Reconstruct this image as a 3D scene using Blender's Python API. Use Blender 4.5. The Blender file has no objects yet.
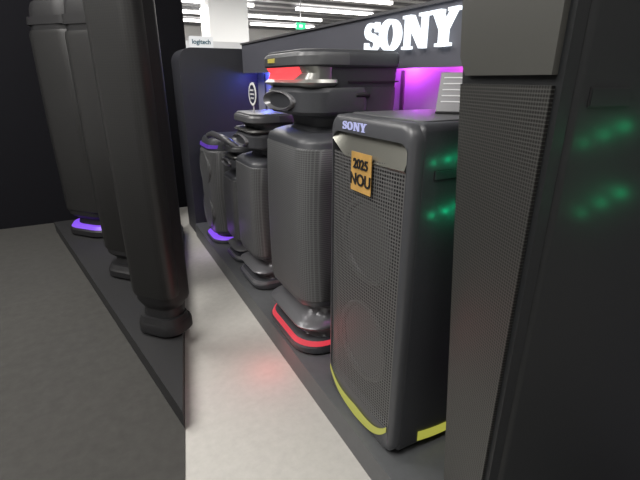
import bpy, bmesh, math
from mathutils import Vector, Matrix
sc=bpy.context.scene
try:
    sc.view_settings.view_transform='Standard'
except Exception: pass
col=sc.collection
# ---------------- materials
def mat(name,c,rough=.5,metal=0,spec=.5,em=None,es=0,noise=0,nscale=40,coat=0):
    m=bpy.data.materials.new(name);m.use_nodes=True
    nt=m.node_tree;b=nt.nodes['Principled BSDF']
    b.inputs['Base Color'].default_value=(*c,1);b.inputs['Roughness'].default_value=rough
    b.inputs['Metallic'].default_value=metal;b.inputs['Specular IOR Level'].default_value=spec
    b.inputs['Coat Weight'].default_value=coat
    if em: b.inputs['Emission Color'].default_value=(*em,1);b.inputs['Emission Strength'].default_value=es
    if noise:
        tc=nt.nodes.new('ShaderNodeTexCoord');n=nt.nodes.new('ShaderNodeTexNoise');n.inputs['Scale'].default_value=nscale;n.inputs['Detail'].default_value=8;n.inputs['Roughness'].default_value=.65
        r=nt.nodes.new('ShaderNodeMapRange');r.inputs['From Min'].default_value=.3;r.inputs['From Max'].default_value=.7
        r.inputs['To Min'].default_value=1-noise;r.inputs['To Max'].default_value=1+noise
        mx=nt.nodes.new('ShaderNodeVectorMath');mx.operation='SCALE';mx.inputs[0].default_value=c
        nt.links.new(tc.outputs['Object'],n.inputs['Vector']);nt.links.new(n.outputs['Fac'],r.inputs['Value'])
        nt.links.new(r.outputs['Result'],mx.inputs['Scale']);nt.links.new(mx.outputs[0],b.inputs['Base Color'])
    return m
def grille_mat(name,c,pitch,transp,lo=.25,thr=.38):
    m=bpy.data.materials.new(name);m.use_nodes=True
    nt=m.node_tree;N=nt.nodes;L=nt.links;b=N['Principled BSDF']
    b.inputs['Roughness'].default_value=.45;b.inputs['Base Color'].default_value=(*c,1)
    tc=N.new('ShaderNodeTexCoord');sx=N.new('ShaderNodeSeparateXYZ');L.new(tc.outputs['Object'],sx.inputs[0])
    def M(op,a,bb):
        n=N.new('ShaderNodeMath');n.operation=op
        for i,v in enumerate((a,bb)):
            if v is None: continue
            if isinstance(v,(int,float)): n.inputs[i].default_value=v
            else: L.new(v,n.inputs[i])
        return n.outputs[0]
    k=2*math.pi/pitch
    cy=M('COSINE',M('MULTIPLY',sx.outputs['Y'],k*.5),None)
    cz=M('COSINE',M('MULTIPLY',sx.outputs['Z'],k*.5),None)
    v=M('ABSOLUTE',M('MULTIPLY',cy,cz),None)
    hole=M('GREATER_THAN',v,thr)
    if transp:
        out=N['Material Output'];t=N.new('ShaderNodeBsdfTransparent');ms=N.new('ShaderNodeMixShader')
        L.new(hole,ms.inputs[0]);L.new(b.outputs[0],ms.inputs[1]);L.new(t.outputs[0],ms.inputs[2]);L.new(ms.outputs[0],out.inputs[0])
    else:
        mr=N.new('ShaderNodeMapRange');mr.inputs['To Min'].default_value=1;mr.inputs['To Max'].default_value=lo
        L.new(hole,mr.inputs['Value'])
        s=N.new('ShaderNodeVectorMath');s.operation='SCALE';s.inputs[0].default_value=c
        L.new(mr.outputs[0],s.inputs['Scale']);L.new(s.outputs[0],b.inputs['Base Color'])
    return m
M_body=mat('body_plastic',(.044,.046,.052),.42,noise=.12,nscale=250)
M_bezel=mat('bezel_plastic',(.058,.060,.066),.36)
M_lid=mat('lid_plastic',(.085,.087,.092),.36)
M_bodyd=mat('body_plastic_dark',(.011,.011,.012),.5)
M_bodyi=mat('body_plastic_island',(.009,.009,.010),.55,spec=.4)  # body plastic with the left side's dimness put into the colour
M_bodyn=mat('body_plastic_near',(.009,.010,.011),.5,spec=.35)  # body plastic with the right side's dimness put into the colour
M_dark=mat('cavity_black',(.006,.006,.007),.6)
M_cone=mat('driver_cone',(.018,.018,.020),.45)
M_ring=mat('driver_ring',(.034,.034,.036),.4)
M_silver=mat('silver_trim',(.42,.42,.40),.32,metal=.85)
M_silverb=mat('satin_trim',(.27,.27,.24),.36,metal=.85)
M_silverd=mat('dark_silver_trim',(.09,.09,.088),.35,metal=.6)
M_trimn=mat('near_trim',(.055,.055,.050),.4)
M_grey=mat('grey_gloss',(.16,.16,.17),.28,metal=.4)
M_gr_t=grille_mat('perforated_grille',(.10,.10,.10),.0095,True,thr=.48)
M_gr_o=grille_mat('woven_grille',(.105,.107,.11),.0075,False,.5)
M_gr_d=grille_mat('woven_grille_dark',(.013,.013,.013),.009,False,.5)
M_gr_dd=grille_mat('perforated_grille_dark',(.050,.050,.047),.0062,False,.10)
def emis(n,c,s): return mat(n,(.02,.02,.02),.4,em=c,es=s)
E_red=emis('led_red',(1,.06,.07),1.5);E_redd=emis('led_red_dim',(.85,.05,.08),.8)
E_yel=emis('led_yellow',(.46,.46,.07),.75)
E_pur=emis('led_purple',(.25,.08,.9),1.0);E_purd=emis('led_purple_dim',(.14,.04,.55),.6)
E_white=emis('sign_white',(.86,.93,1),1.6);E_logo=emis('logo_glow',(.50,.52,.85),.9);E_logoy=emis('logo_yellow',(.6,.5,.1),.8)
# ---------------- helpers
def add(name,me,m,parent=None,ang=35):
    o=bpy.data.objects.new(name,me);col.objects.link(o)
    if m: me.materials.append(m)
    me.shade_smooth()
    try: me.set_sharp_from_angle(angle=math.radians(ang))
    except Exception: pass
    if parent: o.parent=parent
    return o
def empty(name,loc=(0,0,0),rz=0):
    e=bpy.data.objects.new(name,None);col.objects.link(e);e.location=loc;e.rotation_euler=(0,0,rz);e.empty_display_size=.1;return e
def ring_pts(x0,x1,y0,y1,rf,rb,k=7):
    m=min(x1-x0,y1-y0)/2*.999
    rf=min(rf,m);rb=min(rb,m);P=[]
    for cx,cy,r,a0 in ((x0+rf,y0+rf,rf,180),(x1-rb,y0+rb,rb,270),(x1-rb,y1-rb,rb,0),(x0+rf,y1-rf,rf,90)):
        for i in range(k+1):
            a=math.radians(a0+90*i/k);P.append((cx+r*math.cos(a),cy+r*math.sin(a)))
    return P
def loft(name,secs,m,parent=None,ang=26):
    bm=bmesh.new();R=[]
    for (z,x0,x1,y0,y1,rf,rb) in secs:
        R.append([bm.verts.new((x,y,z)) for x,y in ring_pts(x0,x1,y0,y1,rf,rb)])
    n=len(R[0])
    for a,b in zip(R,R[1:]):
        for i in range(n): bm.faces.new((a[i],a[(i+1)%n],b[(i+1)%n],b[i]))
    bm.faces.new(R[0][::-1]);bm.faces.new(R[-1])
    bmesh.ops.recalc_face_normals(bm,faces=bm.faces)
    me=bpy.data.meshes.new(name);bm.to_mesh(me);bm.free();return add(name,me,m,parent,ang)
def rbox(name,x0,x1,y0,y1,z0,z1,m,parent=None,rf=.01,rb=.01,bev=.005):
    S=[]
    for t in (0,30,60,90):
        a=math.radians(t);i=bev*(1-math.sin(a));S.append((z0+bev*(1-math.cos(a)),x0+i,x1-i,y0+i,y1-i,max(rf-i,.001),max(rb-i,.001)))
    for t in (90,60,30,0):
        a=math.radians(t);i=bev*(1-math.sin(a));S.append((z1-bev*(1-math.cos(a)),x0+i,x1-i,y0+i,y1-i,max(rf-i,.001),max(rb-i,.001)))
    return loft(name,S,m,parent,35)
def box(name,x0,x1,y0,y1,z0,z1,m,parent=None):
    return prism(name,[(x0,y0),(x1,y0),(x1,y1),(x0,y1)],z0,z1,m,parent)
def prism(name,P,z0,z1,m,parent=None,fn=None):
    bm=bmesh.new();a=[bm.verts.new((x,y,z0)) for x,y in P];b=[bm.verts.new((x,y,z1)) for x,y in P];n=len(P)
    bm.faces.new(a[::-1]);bm.faces.new(b)
    for i in range(n): bm.faces.new((a[i],a[(i+1)%n],b[(i+1)%n],b[i]))
    if fn:
        for v in bm.verts: v.co=fn(v.co)
    bmesh.ops.recalc_face_normals(bm,faces=bm.faces)
    me=bpy.data.meshes.new(name);bm.to_mesh(me);bm.free();return add(name,me,m,parent)
def front(name,P,x,th,m,parent=None):
    return prism(name,P,0,th,m,parent,fn=lambda c:Vector((x+c.z,c.x,c.y)))
def side(name,P,y,th,m,parent=None):
    return prism(name,P,0,th,m,parent,fn=lambda c:Vector((c.x,y+c.z,c.y)))
def revolve(name,prof,cx,cy,cz,sy,sz,m,parent=None,n=40):
    bm=bmesh.new();R=[]
    for (x,r) in prof:
        R.append([bm.verts.new((cx+x,cy+r*sy*math.cos(2*math.pi*i/n),cz+r*sz*math.sin(2*math.pi*i/n))) for i in range(n)])
    for a,b in zip(R,R[1:]):
        for i in range(n): bm.faces.new((a[i],a[(i+1)%n],b[(i+1)%n],b[i]))
    bm.faces.new(R[-1])
    bmesh.ops.recalc_face_normals(bm,faces=bm.faces)
    me=bpy.data.meshes.new(name);bm.to_mesh(me);bm.free();return add(name,me,m,parent)
def frame(name,yo0,yo1,zo0,zo1,yi0,yi1,zi0,zi1,x0,x1,ro,ri,m,parent=None,bev=.012):
    O=ring_pts(yo0,yo1,zo0,zo1,ro,ro);I=ring_pts(yi0,yi1,zi0,zi1,ri,ri)
    Ob=ring_pts(yo0+bev,yo1-bev,zo0+bev,zo1-bev,ro-bev*.5,ro-bev*.5);n=len(O)
    bm=bmesh.new()
    a=[bm.verts.new((x1,p[0],p[1])) for p in O]
    a2=[bm.verts.new((x0+bev*.8,p[0],p[1])) for p in O]
    a3=[bm.verts.new((x0+bev*.25,p[0]+(q[0]-p[0])*.45,p[1]+(q[1]-p[1])*.45)) for p,q in zip(O,Ob)]
    b=[bm.verts.new((x0,p[0],p[1])) for p in Ob]
    c=[bm.verts.new((x0,p[0],p[1])) for p in I];d=[bm.verts.new((x1,p[0],p[1])) for p in I]
    for u,v in ((a,a2),(a2,a3),(a3,b),(b,c),(c,d),(d,a)):
        for i in range(n): bm.faces.new((u[i],u[(i+1)%n],v[(i+1)%n],v[i]))
    bmesh.ops.recalc_face_normals(bm,faces=bm.faces)
    me=bpy.data.meshes.new(name);bm.to_mesh(me);bm.free();return add(name,me,m,parent,50)
def tube(name,pts,r,m,parent=None,cyc=False):
    cu=bpy.data.curves.new(name,'CURVE');cu.dimensions='3D';cu.bevel_depth=r;cu.bevel_resolution=4;cu.use_fill_caps=True
    s=cu.splines.new('POLY');s.points.add(len(pts)-1)
    for p,q in zip(s.points,pts): p.co=(*q,1)
    s.use_cyclic_u=cyc
    o=bpy.data.objects.new(name,cu);col.objects.link(o);cu.materials.append(m)
    if parent:o.parent=parent
    return o
def text(name,s,size,loc,m,parent=None,ext=.001,sx=1):
    cu=bpy.data.curves.new(name,'FONT');cu.body=s;cu.size=size;cu.extrude=ext;cu.align_x='CENTER';cu.align_y='CENTER';cu.offset=.0008
    o=bpy.data.objects.new(name,cu);col.objects.link(o);cu.materials.append(m)
    mt=Matrix(((0,0,-1),(-1,0,0),(0,1,0))).to_4x4()
    o.matrix_local=Matrix.Translation(loc)@mt@Matrix.Diagonal((sx,1,1,1))
    if parent:o.parent=parent
    return o
def logo(name,H,x,ystart,z0,m,parent,th,sx=1.0):
    """slab-serif word on plane facing -X; reads toward -Y"""
    bm=bmesh.new()
    def poly(P):
        a=[bm.verts.new((x,ystart-u*H*sx,z0+v*H)) for u,v in P];b=[bm.verts.new((x+th,ystart-u*H*sx,z0+v*H)) for u,v in P];n=len(P)
        bm.faces.new(a);bm.faces.new(b[::-1])
        for i in range(n): bm.faces.new((a[i],a[(i+1)%n],b[(i+1)%n],b[i]))
    def rect(u0,v0,u1,v1): poly([(u0,v0),(u1,v0),(u1,v1),(u0,v1)])
    def stroke(pts,w):
        L=[];Rr=[]
        for i,p in enumerate(pts):
            q0=pts[max(i-1,0)];q1=pts[min(i+1,len(pts)-1)]
            dx,dy=q1[0]-q0[0],q1[1]-q0[1];l=math.hypot(dx,dy);nx,ny=-dy/l,dx/l;ww=w(i/(len(pts)-1))/2
            L.append((p[0]+nx*ww,p[1]+ny*ww));Rr.append((p[0]-nx*ww,p[1]-ny*ww))
        for i in range(len(pts)-1): poly([L[i],L[i+1],Rr[i+1],Rr[i]])
    pts=[]
    for i in range(17):
        a=math.radians(25+i*245/16);pts.append((.42+.27*math.cos(a),.73+.20*math.sin(a)))
    for i in range(1,17):
        a=math.radians(90-i*245/16);pts.append((.42+.29*math.cos(a),.28+.21*math.sin(a)))
    stroke(pts,lambda t:.11+.12*math.exp(-((t-.5)/.16)**2))
    rect(.68,.66,.75,.98);rect(.08,.03,.15,.34)
    k=32;cu=1.42
    O=[(cu+.50*math.cos(2*math.pi*i/k),.5+.50*math.sin(2*math.pi*i/k)) for i in range(k)]
    I=[(cu+.27*math.cos(2*math.pi*i/k),.5+.40*math.sin(2*math.pi*i/k)) for i in range(k)]
    for i in range(k): poly([O[i],O[(i+1)%k],I[(i+1)%k],I[i]])
    u=2.12
    rect(u+.10,0.0,u+.21,1);rect(u+.84,0,u+.95,1);poly([(u+.06,1),(u+.36,1),(u+.95,0.04),(u+.78,0.0)])
    rect(u,.91,u+.3,1);rect(u,0,u+.32,.09);rect(u+.72,.91,u+1.07,1)
    u=3.28
    poly([(u+.08,1),(u+.36,1),(u+.64,.5),(u+.42,.42)]);poly([(u+.82,1),(u+.97,1),(u+.62,.42),(u+.5,.5)])
    rect(u+.41,0,u+.64,.5);rect(u,.91,u+.44,1);rect(u+.7,.91,u+1.08,1);rect(u+.28,0,u+.77,.09)
    bmesh.ops.recalc_face_normals(bm,faces=bm.faces)
    me=bpy.data.meshes.new(name);bm.to_mesh(me);bm.free();return add(name,me,m,parent)
# ---------------- room
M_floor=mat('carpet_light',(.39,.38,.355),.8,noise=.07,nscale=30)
M_floord=mat('carpet_dimmed',(.046,.045,.042),.85,spec=.2,noise=.12,nscale=22)  # dimming of the left side put into the floor colour
M_wall=mat('wall_paint',(.75,.75,.75),.7);M_ceil=mat('ceiling_dark',(.42,.42,.43),.8)
M_plinth=mat('plinth_laminate',(.085,.088,.092),.45,noise=.08,nscale=30)
M_plinthd=mat('plinth_dark',(.022,.022,.023),.6,spec=.2)
M_part=mat('partition_laminate',(.030,.031,.038),.5)
M_partd=mat('divider_laminate',(.008,.008,.010),.9,spec=.08)
M_fas=mat('fascia_laminate',(.085,.087,.105),.5)
M_backw=mat('back_panel',(.22,.22,.26),.5)
X0,X1,Y0,Y1=-5,15,-3,21
box('floor',X0,X1,Y0,Y1,-.1,0,M_floor)
prism('floor_dimmed_side',[(.118-.39*1.5,1.27-2.06*1.5),(.51,3.34),(.51,4.15),(-4.9,4.15),(-4.9,-1.82)],-.0,.004,M_floord)  # added floor area, coloured dark for the dimmed left side of the view
box('ceiling',X0,X1,Y0,Y1,3.3,3.4,M_ceil)
box('wall_north',X0,X1,Y1,Y1+.1,0,3.4,M_wall);box('wall_south',X0,X1,Y0-.1,Y0,0,3.4,M_wall)
box('wall_west',X0-.1,X0,Y0,Y1,0,3.4,M_wall);box('wall_east',X1,X1+.1,Y0,Y1,0,3.4,M_wall)
bm=bmesh.new()
def bmbox(bm,x0,x1,y0,y1,z0,z1):
    m=bmesh.ops.create_cube(bm,size=1,matrix=Matrix.Translation(((x0+x1)/2,(y0+y1)/2,(z0+z1)/2))@Matrix.Diagonal((x1-x0,y1-y0,z1-z0,1)))
y=-2.5
while y<20.5: bmbox(bm,X0+.1,X1-.1,y,y+.06,3.22,3.3);y+=.9
me=bpy.data.meshes.new('b');bm.to_mesh(me);bm.free()
add('ceiling_baffles',me,mat('baffle_grey',(.16,.16,.17),.6))
E_lamp=emis('lamp_tube',(1,.97,.92),6)
bm=bmesh.new()
for k,y in enumerate((7,9.2,11.4,13.6,15.8,18.0)):
    for x in (-3,1.2,5.4,9.6): bmbox(bm,x+(k%2)*.8,x+(k%2)*.8+2.8,y,y+.12,3.14,3.22)
me=bpy.data.meshes.new('b');bm.to_mesh(me);bm.free();add('ceiling_lamp_strips',me,E_lamp)
sh=empty('shop_shelving')
M_sh=mat('shelf_white',(.75,.76,.78),.5)
box('back',1.0,3.2,8.4,8.5,.0,1.78,M_sh,sh)
for i,z in enumerate((.05,.5,.95,1.35)): box('shelf_%d'%i,1.0,3.2,8.05,8.4,z,z+.04,M_sh,sh)
box('end_l',.97,1.0,8.05,8.5,0,1.78,M_sh,sh);box('end_r',3.2,3.23,8.05,8.5,0,1.78,M_sh,sh)
box('panel',1.66,2.06,8.0,8.03,1.60,1.82,mat('sign_panel',(.75,.77,.8),.5,em=(.8,.85,.9),es=.15),sh)
t=bpy.data.curves.new('lettering','FONT');t.body='logitech';t.size=.10;t.align_x='CENTER';t.align_y='CENTER';t.extrude=.002;t.offset=.002
o=bpy.data.objects.new('lettering',t);col.objects.link(o);t.materials.append(mat('teal',(.0,.08,.13),.5));o.location=(1.86,7.995,1.735);o.rotation_euler=(math.pi/2,0,0);o.parent=sh
box('bracket',1.8,1.88,8.03,8.06,1.36,1.8,M_sh,sh)
es=empty('exit_sign');box('panel',5.44,5.72,12.0,12.04,2.43,2.6,emis('exit_green',(.02,.75,.3),1.3),es);box('rod',5.57,5.59,12.01,12.03,2.6,3.3,M_grey,es)
box('arrow',5.52,5.62,11.99,12.0,2.48,2.55,E_white,es)
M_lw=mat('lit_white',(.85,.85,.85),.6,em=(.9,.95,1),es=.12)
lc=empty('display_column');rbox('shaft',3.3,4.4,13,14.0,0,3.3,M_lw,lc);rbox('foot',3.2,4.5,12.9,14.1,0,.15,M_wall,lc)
# ---------------- main display
box('display_plinth',.59,1.15,-.4,3.28,0,.099,M_plinth)
P=[(.6,.0),(.6,1.27)]+[(.69-.09*math.cos(math.radians(a)),1.27+.09*math.sin(math.radians(a))) for a in range(10,91,10)]+[(1.2,1.36),(1.2,0)]
side('display_partition',P,3.285,.32,M_part)
bw=empty('display_back_panel')
box('panel',1.16,1.2,-.4,3.28,0,1.39,M_backw,bw)
for i in range(8):
    yy=.3+i*.4; box('rail_%d'%i,1.153,1.16,yy,yy+.02,.12,1.19,M_silverd,bw)
box('fascia_board',1.05,1.075,-.4,3.28,1.195,1.385,M_fas,bw);box('fascia_cap',1.04,1.2,-.4,3.28,1.385,1.395,M_grey,bw)
E_bl=emis('led_blue',(.08,.12,1),3);E_mg=emis('led_magenta',(.7,.08,1),3)
box('led_diffuser_blue',1.10,1.13,2.4,3.2,1.36,1.384,E_bl,bw);box('led_diffuser_purple',1.10,1.13,.6,1.9,1.36,1.384,E_mg,bw)
sn=empty('illuminated_sign');logo('lettering',.108,1.028,1.622,1.256,E_white,sn,.0215,sx=1.12)
def area(name,loc,sx,sy,p,c,rot=(0,0,0)):
    l=bpy.data.lights.new(name,'AREA');l.shape='RECTANGLE';l.size=sx;l.size_y=sy;l.energy=p;l.color=c
    o=bpy.data.objects.new(name,l);col.objects.link(o);o.location=loc;o.rotation_euler=rot;return o
def point(name,loc,p,c,r=.02):
    l=bpy.data.lights.new(name,'POINT');l.energy=p;l.color=c;l.shadow_soft_size=r
    o=bpy.data.objects.new(name,l);col.objects.link(o);o.location=loc;return o
# ---------------- big box party speaker
def woofer(p,cy,cz,r,x,ring=M_ring,cone=M_cone):
    revolve('woofer',[(.0,r),(-.008,r*.97),(-.008,r*.88),(0,r*.84),(.03,r*.45),(.03,r*.42),(.012,r*.3),(.004,r*.02)],x,cy,cz,1,1,cone,p)
    revolve('woofer_ring',[(0,r*1.03),(-.010,r*1.0),(-.010,r*.93),(0,r*.92)],x,cy,cz,1,1,ring,p)
def arc_strip(name,pl,hf,m,parent,depth=.004):
    bm=bmesh.new();A=[];B=[]
    for k,(q,n) in enumerate(pl):
        v=Vector(q)+Vector(n)*depth;h=hf(k/(len(pl)-1))
        A.append(bm.verts.new(v-Vector((0,0,h/2))));B.append(bm.verts.new(v+Vector((0,0,h/2))))
    for i in range(len(A)-1): bm.faces.new((A[i],A[i+1],B[i+1],B[i]))
    me=bpy.data.meshes.new(name);bm.to_mesh(me);bm.free();return add(name,me,m,parent)
def box_speaker(name,loc,rz=0):
    p=empty(name,loc,rz);W=.190;H=.966;D=.41
    rbox('cabinet',.028,D,-W,W,.012,H,M_body,p,.012,.04,.02)
    rbox('foot_pad',.03,D-.03,-W+.03,W-.03,0,.02,M_dark,p)
    frame('front_bezel',-W,W,.012,H,-W+.014,W-.018,.095,H-.045,0,.034,.04,.03,M_bezel,p,.016)
    front('cavity',[(-W+.01,.08),(W-.01,.08),(W-.01,H-.04),(-W+.01,H-.04)],.024,.006,M_dark,p)
    woofer(p,0,.63,.125,.020);woofer(p,0,.30,.125,.020)
    woofer(p,-.09,.805,.035,.018);woofer(p,.09,.805,.035,.018)
    bm=bmesh.new();G=[];n=16
    for j in range(2):
        z=(.09,H-.10)[j];G.append([bm.verts.new((.006-.008*(1-(2*i/n-1)**2),-W+.012+(2*W-.028)*i/n,z)) for i in range(n+1)])
    for i in range(n): bm.faces.new((G[0][i],G[0][i+1],G[1][i+1],G[1][i]))
    me=bpy.data.meshes.new('g');bm.to_mesh(me);bm.free();add('grille',me,M_gr_t,p)
    bm=bmesh.new();n=24;A=[];B=[];C=[]
    for i in range(n+1):
        s=2*i/n-1;yb=s*(W-.018);zb=H-.112-.003*(1-s*s)+.038*max(0,s-.6)/.4
        A.append(bm.verts.new((.018,s*(W-.018),H-.046)));B.append(bm.verts.new((-.002,yb*.985,zb+.006)));C.append(bm.verts.new((.004,yb*.985,zb)))
    for u,v in ((A,B),(B,C)):
        for i in range(n): bm.faces.new((u[i],u[i+1],v[i+1],v[i]))
    me=bpy.data.meshes.new('t');bm.to_mesh(me);bm.free();add('silver_trim',me,M_silverb,p)
    logo('logo',.022,-.003,.115,H-.037,E_logo,p,.004,sx=1.25)
    pl=[];n=24
    for i in range(n+1):
        s=2*i/n-1;pl.append(((-.001,s*(W-.02),.038+.055*s**4+.010*s*s),(-1,0,0)))
    arc_strip('light_arc',pl,lambda t:.044-.024*abs(2*t-1),E_yel,p,.002)
    pl=[]
    for i in range(n+1):
        s=i/n;pl.append(((.10+.25*s,-W,.036+.05*(2*abs(s-.5))**2*(1 if s>.5 else .3)+.012*s),(0,-1,0)))
    arc_strip('light_arc_side',pl,lambda t:.036,E_yel,p,.002)
    zc=H-.119
    side('handle_outline',[(.07,zc-.012),(.16,zc-.012),(.16,zc+.012),(.07,zc+.012)],-W-.0015,.003,M_bodyd,p)
    side('handle_cover',[(.072,zc-.010),(.158,zc-.010),(.158,zc+.010),(.072,zc+.010)],-W-.003,.003,M_body,p)
    rbox('top_panel',.05,D-.05,-W+.03,W-.03,H-.003,H+.003,M_lid,p,.02,.02,.002)
    return p
bs=box_speaker('party_speaker',(.62,.951,.1))
st=empty('promo_sticker')
M_gold=mat('gold_foil',(.70,.42,.13),.35,metal=.4,noise=.25,nscale=12)
front('card',[(.903,.873),(1.0,.873),(1.0,.978),(.903,.978)],.6095,.002,M_gold,st)
text('year','2025',.036,(.608,.952,.947),M_dark,st);text('word','NOU',.044,(.608,.952,.905),M_dark,st)
pc=empty('price_card')
M_card=mat('card_white',(.55,.55,.57),.5);M_cardg=mat('card_grey',(.13,.13,.14),.35)
def tilt(c):
    a=math.radians(25);return Vector((c.x,c.y*math.cos(a)+c.z*math.sin(a),c.z*math.cos(a)-c.y*math.sin(a)))
prism('card',[(-.05,-.004),(.05,-.004),(.05,.004),(-.05,.004)],.004,.115,M_cardg,pc,fn=tilt)
for i in range(5): prism('line_%d'%i,[(-.04,-.0052),(.03-.012*(i%3),-.0052),(.03-.012*(i%3),-.0041),(-.04,-.0041)],.03+.017*i,.033+.017*i,M_card,pc,fn=tilt)
rbox('stand',-.05,.05,-.02,.06,-.000,.006,M_dark,pc)
pc.location=(.885,.92,1.0695);pc.rotation_euler=(0,0,math.radians(-50))
# ---------------- sculpted tower speaker
def tower(name,loc,W,D,H,led,rz=0,body=None,gr=None,trim=None,horn=None,toplight=None,lid=None):
    body=body or M_body;gr=gr or M_gr_o;trim=trim or M_silver;horn=horn or M_grey;lid=lid or M_lid
    p=empty(name,loc,rz);w=W/2;R=W*.2
    loft('rear_column',[(z*H,x*D,D,-w*s,w*s,.03,.03) for z,x,s in ((.03,.45,.88),(.2,.42,.92),(.5,.40,.93),(.78,.42,.90),(.86,.33,.92),(.9,.3,.93))],body,p)
    S=[]
    for z,x0,s in ((.88,.24,.88),(.905,.22,.92),(.925,.17,.93),(.955,.12,.95),(.957,.03,.985),(.962,.02,1.0),(.985,.02,1.0),(.995,.035,.98),(1,.07,.94)):
        S.append((z*H,x0*D,D*(.97+.03*s),-w*s,w*s,.075,.03))
    loft('top_box',S,body,p)
    rbox('top_plate',.06*D,D*.97,-w*.93,w*.93,H-.003,H+.004,lid,p,.06,.02,.002)
    loft('lid_rim',[(.962*H,.015*D,.5*D,-w*1.004,w*1.004,.076,.03),(.985*H,.015*D,.5*D,-w*1.004,w*1.004,.076,.03),(.994*H,.03*D,.5*D,-w*.985,w*.985,.074,.03)],lid,p)
    # base disc with LED ring
    loft('base',[(0,.02*D,D*.98,-w*.92,w*.95,W*.24,.05),(.01*H,-.03*D,D,-w*.97,w*1.03,W*.26,.05),(.032*H,-.05*D,D,-w*.98,w*1.06,W*.27,.05),(.040*H,-.03*D,D,-w*.97,w*1.04,W*.26,.05)],body,p)
    loft('base_light',[(.040*H,-.035*D,D*.8,-w*.975,w*1.045,W*.26,.05),(.056*H,-.015*D,D*.8,-w*.95,w*1.01,W*.25,.05)],led,p)
    loft('base_cap',[(.056*H,.0*D,D*.8,-w*.94,w*1.0,W*.25,.05),(.064*H,.05*D,D*.8,-w*.90,w*.95,W*.24,.05)],body,p)
    # flared lower horn: lip, concave scoop, then the body
    loft('lower_horn',[(z*H,x*D,D*.75,-w*s,w*s*1.02,W*.22,.04) for z,x,s in ((.064,.10,.90),(.074,.13,.87),(.086,.10,.89),(.098,.03,.94),(.108,-.02,.99),(.116,-.03,1.0),(.122,-.01,.98),(.128,.05,.93),(.142,.12,.88),(.160,.17,.85),(.178,.15,.87),(.190,.08,.93),(.196,.04,.95))],horn,p,60)
    loft('body_shell',[(z*H,x*D,D*.7,-w*s,w*s,R,.04) for z,x,s in ((.194,.05,.95),(.20,.02,.98),(.212,.01,.99),(.5,.0,.995),(.742,.015,.985),(.752,.03,.965),(.762,.08,.91),(.77,.16,.84))],body,p,40)
    loft('grille',[(z*H,x*D-.004,D*.5,-w*s-.003,w*s+.003,R,.04) for z,x,s in ((.216,.03,.96),(.222,.01,.985),(.35,.003,.99),(.5,.0,.995),(.62,.003,.99),(.725,.014,.982),(.733,.035,.95))],gr,p,40)
    loft('neck',[(z*H,x*D,D*.7,-w*s,w*s,W*.2,.04) for z,x,s in ((.76,.20,.78),(.785,.25,.70),(.81,.23,.71),(.825,.2,.76))],body,p)
    loft('upper_pod',[(z*H,x*D,D*.7,-w*s,w*s,W*.22,.04) for z,x,s in ((.815,.18,.80),(.823,.06,.92),(.832,.03,.95),(.888,.025,.955),(.90,.06,.93),(.91,.2,.8))],body,p)
    revolve('tweeter_horn',[(.03,1.08),(-.010,1.0),(-.014,.92),(-.004,.78),(.02,.5),(.035,.3),(.03,.1)],.03*D,w*.12,.860*H,W*.34,.030*H,horn,p)
    revolve('tweeter_dome',[(.0,.5),(-.012,.4),(-.02,.1)],.085*D,w*.12,.860*H,W*.07,W*.07,M_dark,p)
    loft('front_lip',[(.900*H,.10*D,.3*D,-w*.86,w*.86,W*.2,.02),(.906*H,.04*D,.34*D,-w*.93,w*.93,W*.22,.02),(.914*H,.01*D,.36*D,-w*.97,w*.97,W*.22,.02),(.923*H,.05*D,.36*D,-w*.95,w*.95,W*.22,.02)],trim,p)
    if toplight:
        loft('lit_recess',[(.920*H,.06*D,.3*D,-w*.5,w*.94,W*.22,.02),(.940*H,.09*D,.3*D,-w*.7,w*.95,W*.22,.02),(.957*H,.05*D,.3*D,-w*.8,w*.96,W*.22,.02)],toplight,p)
        loft('recess_trim',[(.920*H,.065*D,.31*D,-w*.93,w*.3,W*.22,.02),(.940*H,.095*D,.31*D,-w*.94,w*.3,W*.22,.02),(.957*H,.055*D,.31*D,-w*.96,w*.3,W*.22,.02)],trim,p)
    side('side_seam',[(.45*D,.915*H),(.99*D,.915*H),(.99*D,.919*H),(.45*D,.919*H)],-w*.945-.001,.004,M_dark,p)
    return p
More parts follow.
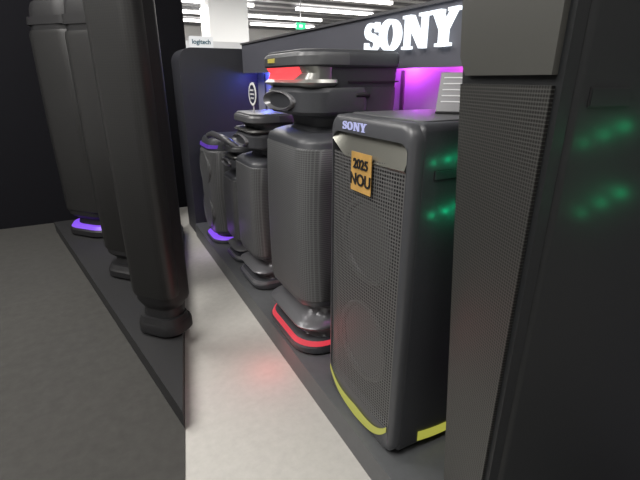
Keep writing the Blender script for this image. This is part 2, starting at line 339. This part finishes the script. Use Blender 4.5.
def column_speaker(name,loc,W,D,H,led,rz=0,body=None,gr=None,trim=None,toplight=None,n=2):
    body=body or M_body;gr=gr or M_gr_o;trim=trim or M_silverd
    p=empty(name,loc,rz);w=W/2;R=W*.3
    loft('base',[(0,.05*D,D,-w*.92,w*.92,R,.05),(.008*H,-.04*D,D,-w*1.02,w*1.02,R*1.1,.05),(.03*H,-.04*D,D,-w*1.02,w*1.02,R*1.1,.05),(.038*H,0,D,-w*.96,w*.96,R,.05)],body,p)
    loft('base_light',[(.038*H,-.01*D,D*.9,-w*.97,w*.97,R,.05),(.052*H,.03*D,D*.9,-w*.92,w*.92,R,.05)],led,p)
    loft('foot_neck',[(.052*H,.12*D,D*.9,-w*.82,w*.82,R,.05),(.075*H,.14*D,D*.9,-w*.80,w*.80,R,.05),(.095*H,.04*D,D,-w*.94,w*.94,R,.05)],body,p)
    loft('body_shell',[(z*H,x*D,D,-w*s,w*s,R,.04) for z,x,s in ((.09,.06,.92),(.10,.02,.97),(.5,.0,1),(.9,.02,.98),(.93,.03,.97),(.97,.05,.95),(.99,.08,.92),(1,.14,.86))],body,p)
    loft('grille',[(z*H,x*D-.004,D*.6,-w*s-.003,w*s+.003,R,.04) for z,x,s in ((.115,.04,.95),(.125,.015,.98),(.5,-.005,1.0),(.87,.01,.985),(.885,.03,.96))],gr,p)
    for i in range(n):
        z=.10+.80*(i+.5)/n
        revolve('driver_ring',[(.02,1.04),(-.001,1.0),(-.004,.96),(-.002,.92),(.001,.86)],-.004*D,0,z*H,W*.36,W*.36,gr,p)
    if toplight: loft('lit_recess',[(.905*H,.02*D-.004,D*.4,-w*.9,w*.9,R,.04),(.935*H,.03*D-.003,D*.4,-w*.9,w*.9,R,.04)],toplight,p)
    else: loft('top_trim',[(.905*H,.02*D-.004,D*.4,-w*.9,w*.9,R,.04),(.935*H,.03*D-.003,D*.4,-w*.9,w*.9,R,.04)],trim,p)
    return p
t2=tower('loudspeaker',(.61,1.51,.1),.42,.38,1.145,E_redd,toplight=E_red)
rbox('button',.20,.26,-.204,-.19,1.0,1.014,M_dark,t2)
logo('logo',.014,.000,.10,1.112,E_logoy,t2,.01)
t3=tower('loudspeaker.001',(.64,2.11,.1),.33,.34,.90,M_grey,trim=M_silverd)
t4=tower('loudspeaker.002',(.66,2.48,.1),.25,.30,.70,M_grey,trim=M_silverd)
t5=column_speaker('loudspeaker.003',(.62,2.89,.1),.34,.34,.71,E_pur,toplight=E_purd)
tube('carry_handle',[(.05,-.08,.69),(.0,-.06,.735),(-.02,.02,.745),(-.03,.16,.75),(-.04,.21,.735)],.018,M_grey,t4)
bd=empty('round_badge',(.70,2.06,1.09))
revolve('disc',[(.004,1),(0,1),(0,.98)],0,0,0,.052,.052,mat('badge_navy',(.02,.02,.05),.4),bd)
revolve('ring',[(0,1),(-.003,1),(-.003,.8),(0,.8),(0,.79)],0,0,0,.052,.052,mat('badge_white',(.8,.8,.8),.5),bd)
revolve('ring_inner',[(-.001,.79),(-.0032,.78)],0,0,0,.052,.052,mat('badge_navy2',(.02,.02,.05),.4),bd)
for k,(l,zz) in enumerate(((.05,.018),(.062,.0),(.045,-.018))): box('line_%d'%k,-.0045,-.0032,-l/2,l/2,zz-.004,zz+.004,M_card,bd)
box('stem',0,.004,-.004,.004,-.0855,-.045,M_card,bd)
# ---------------- added island, column speakers and divider, colours darkened for the dim left side
prism('display_island',[(.118,1.27),(.50,3.30),(.50,3.9),(-.40,3.9)],0.004,.079,M_plinthd)
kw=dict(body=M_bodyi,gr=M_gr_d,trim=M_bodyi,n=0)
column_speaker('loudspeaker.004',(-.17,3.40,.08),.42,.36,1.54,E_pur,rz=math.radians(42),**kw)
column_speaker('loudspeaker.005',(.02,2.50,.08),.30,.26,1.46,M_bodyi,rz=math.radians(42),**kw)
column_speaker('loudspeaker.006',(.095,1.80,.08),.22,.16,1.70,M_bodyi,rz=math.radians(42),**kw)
box('wall_divider',-2.2,.83,4.15,4.22,0,2.3,M_partd)
# ---------------- added tapered speaker on the same plinth, colours darkened for the dim right side
def near_speaker(name):
    ang=math.atan2(.06,.22)
    p=empty(name,(.60,.42,.1),-ang);H=1.34;D=.45
    def wy(z): return .145+.165*z/1.2
    S=[]
    for z,i in ((0,.02),(.01,.006),(.03,0),(.3,0),(.6,0),(.9,0),(1.2,0),(H-.03,0),(H-.01,.006),(H,.02)):
        S.append((z,.02+i,D-i,0+i,wy(z)-i,.02,.03))
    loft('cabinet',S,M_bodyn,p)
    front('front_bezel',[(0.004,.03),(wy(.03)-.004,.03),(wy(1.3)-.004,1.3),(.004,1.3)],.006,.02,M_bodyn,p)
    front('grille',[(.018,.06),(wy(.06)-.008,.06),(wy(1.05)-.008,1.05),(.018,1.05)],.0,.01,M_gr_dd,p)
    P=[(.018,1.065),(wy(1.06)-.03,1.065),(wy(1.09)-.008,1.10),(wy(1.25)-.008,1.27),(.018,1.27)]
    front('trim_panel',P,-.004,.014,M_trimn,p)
    side('handle_outline',[(.05,1.02),(.12,1.02),(.12,1.048),(.05,1.048)],-.002,.004,M_dark,p)
    side('handle_cover',[(.052,1.022),(.118,1.022),(.118,1.046),(.052,1.046)],-.0035,.004,M_bodyn,p)
    return p
near_speaker('party_speaker.001')
# ---------------- lights
warm=(1,.97,.93)
for i,(x,y,pw) in enumerate(((-1.6,.6,120),(-1.4,2.8,115),(.9,-.6,45),(1.2,5.5,100),(5,9,330),(4,14,330))):
    area('ceiling_panel_light_%d'%i,(x,y,3.04),2.4,1.0,pw,warm)
point('led_purple_glow',(1.115,1.45,1.25),7.5,(.75,.1,1),.03)
point('led_purple_glow_b',(1.115,1.1,1.25),6,(.9,.1,.7),.03)
point('led_blue_glow',(1.115,3.0,1.2),3.5,(.1,.15,1),.03)
point('led_base_red',(.50,1.45,.12),.5,(1,.08,.1),.06)
point('led_base_purple',(.56,2.87,.16),.15,(.4,.1,1))
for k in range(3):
    point('green_glow_a_%d'%k,(.70+.045*k,.739,.978+.004*k),.014+.010*k,(.0,1,.4),.006)  # bare green lamps added in the gap to cast glow on the cabinet side
    point('green_glow_b_%d'%k,(.71+.045*k,.739,.845+.006*k),.020+.012*k,(.0,1,.4),.006)
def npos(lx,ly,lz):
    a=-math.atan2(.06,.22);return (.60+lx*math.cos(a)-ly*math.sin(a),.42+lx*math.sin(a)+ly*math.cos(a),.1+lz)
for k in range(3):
    point('green_glow_c_%d'%k,npos(.075+.035*k,-.025,.965+.012*k),.014+.008*k,(0,1,.35),.006)  # more added lamps without fixtures, for green glow on the tapered speaker
    point('green_glow_d_%d'%k,npos(.10+.035*k,-.025,.85+.015*k),.014+.008*k,(0,1,.35),.006)
w=bpy.data.worlds.new('world');sc.world=w;w.use_nodes=True;w.node_tree.nodes['Background'].inputs[0].default_value=(.5,.52,.55,1);w.node_tree.nodes['Background'].inputs[1].default_value=.5
# ---------------- camera
cd=bpy.data.cameras.new('camera');cam=bpy.data.objects.new('camera',cd);col.objects.link(cam)
cd.sensor_width=36;cd.lens=36*430/640;cd.clip_start=.02
cam.location=(0,0,1.16);cam.rotation_euler=(math.radians(90-20.6),0,math.radians(-27.2))
sc.camera=cam
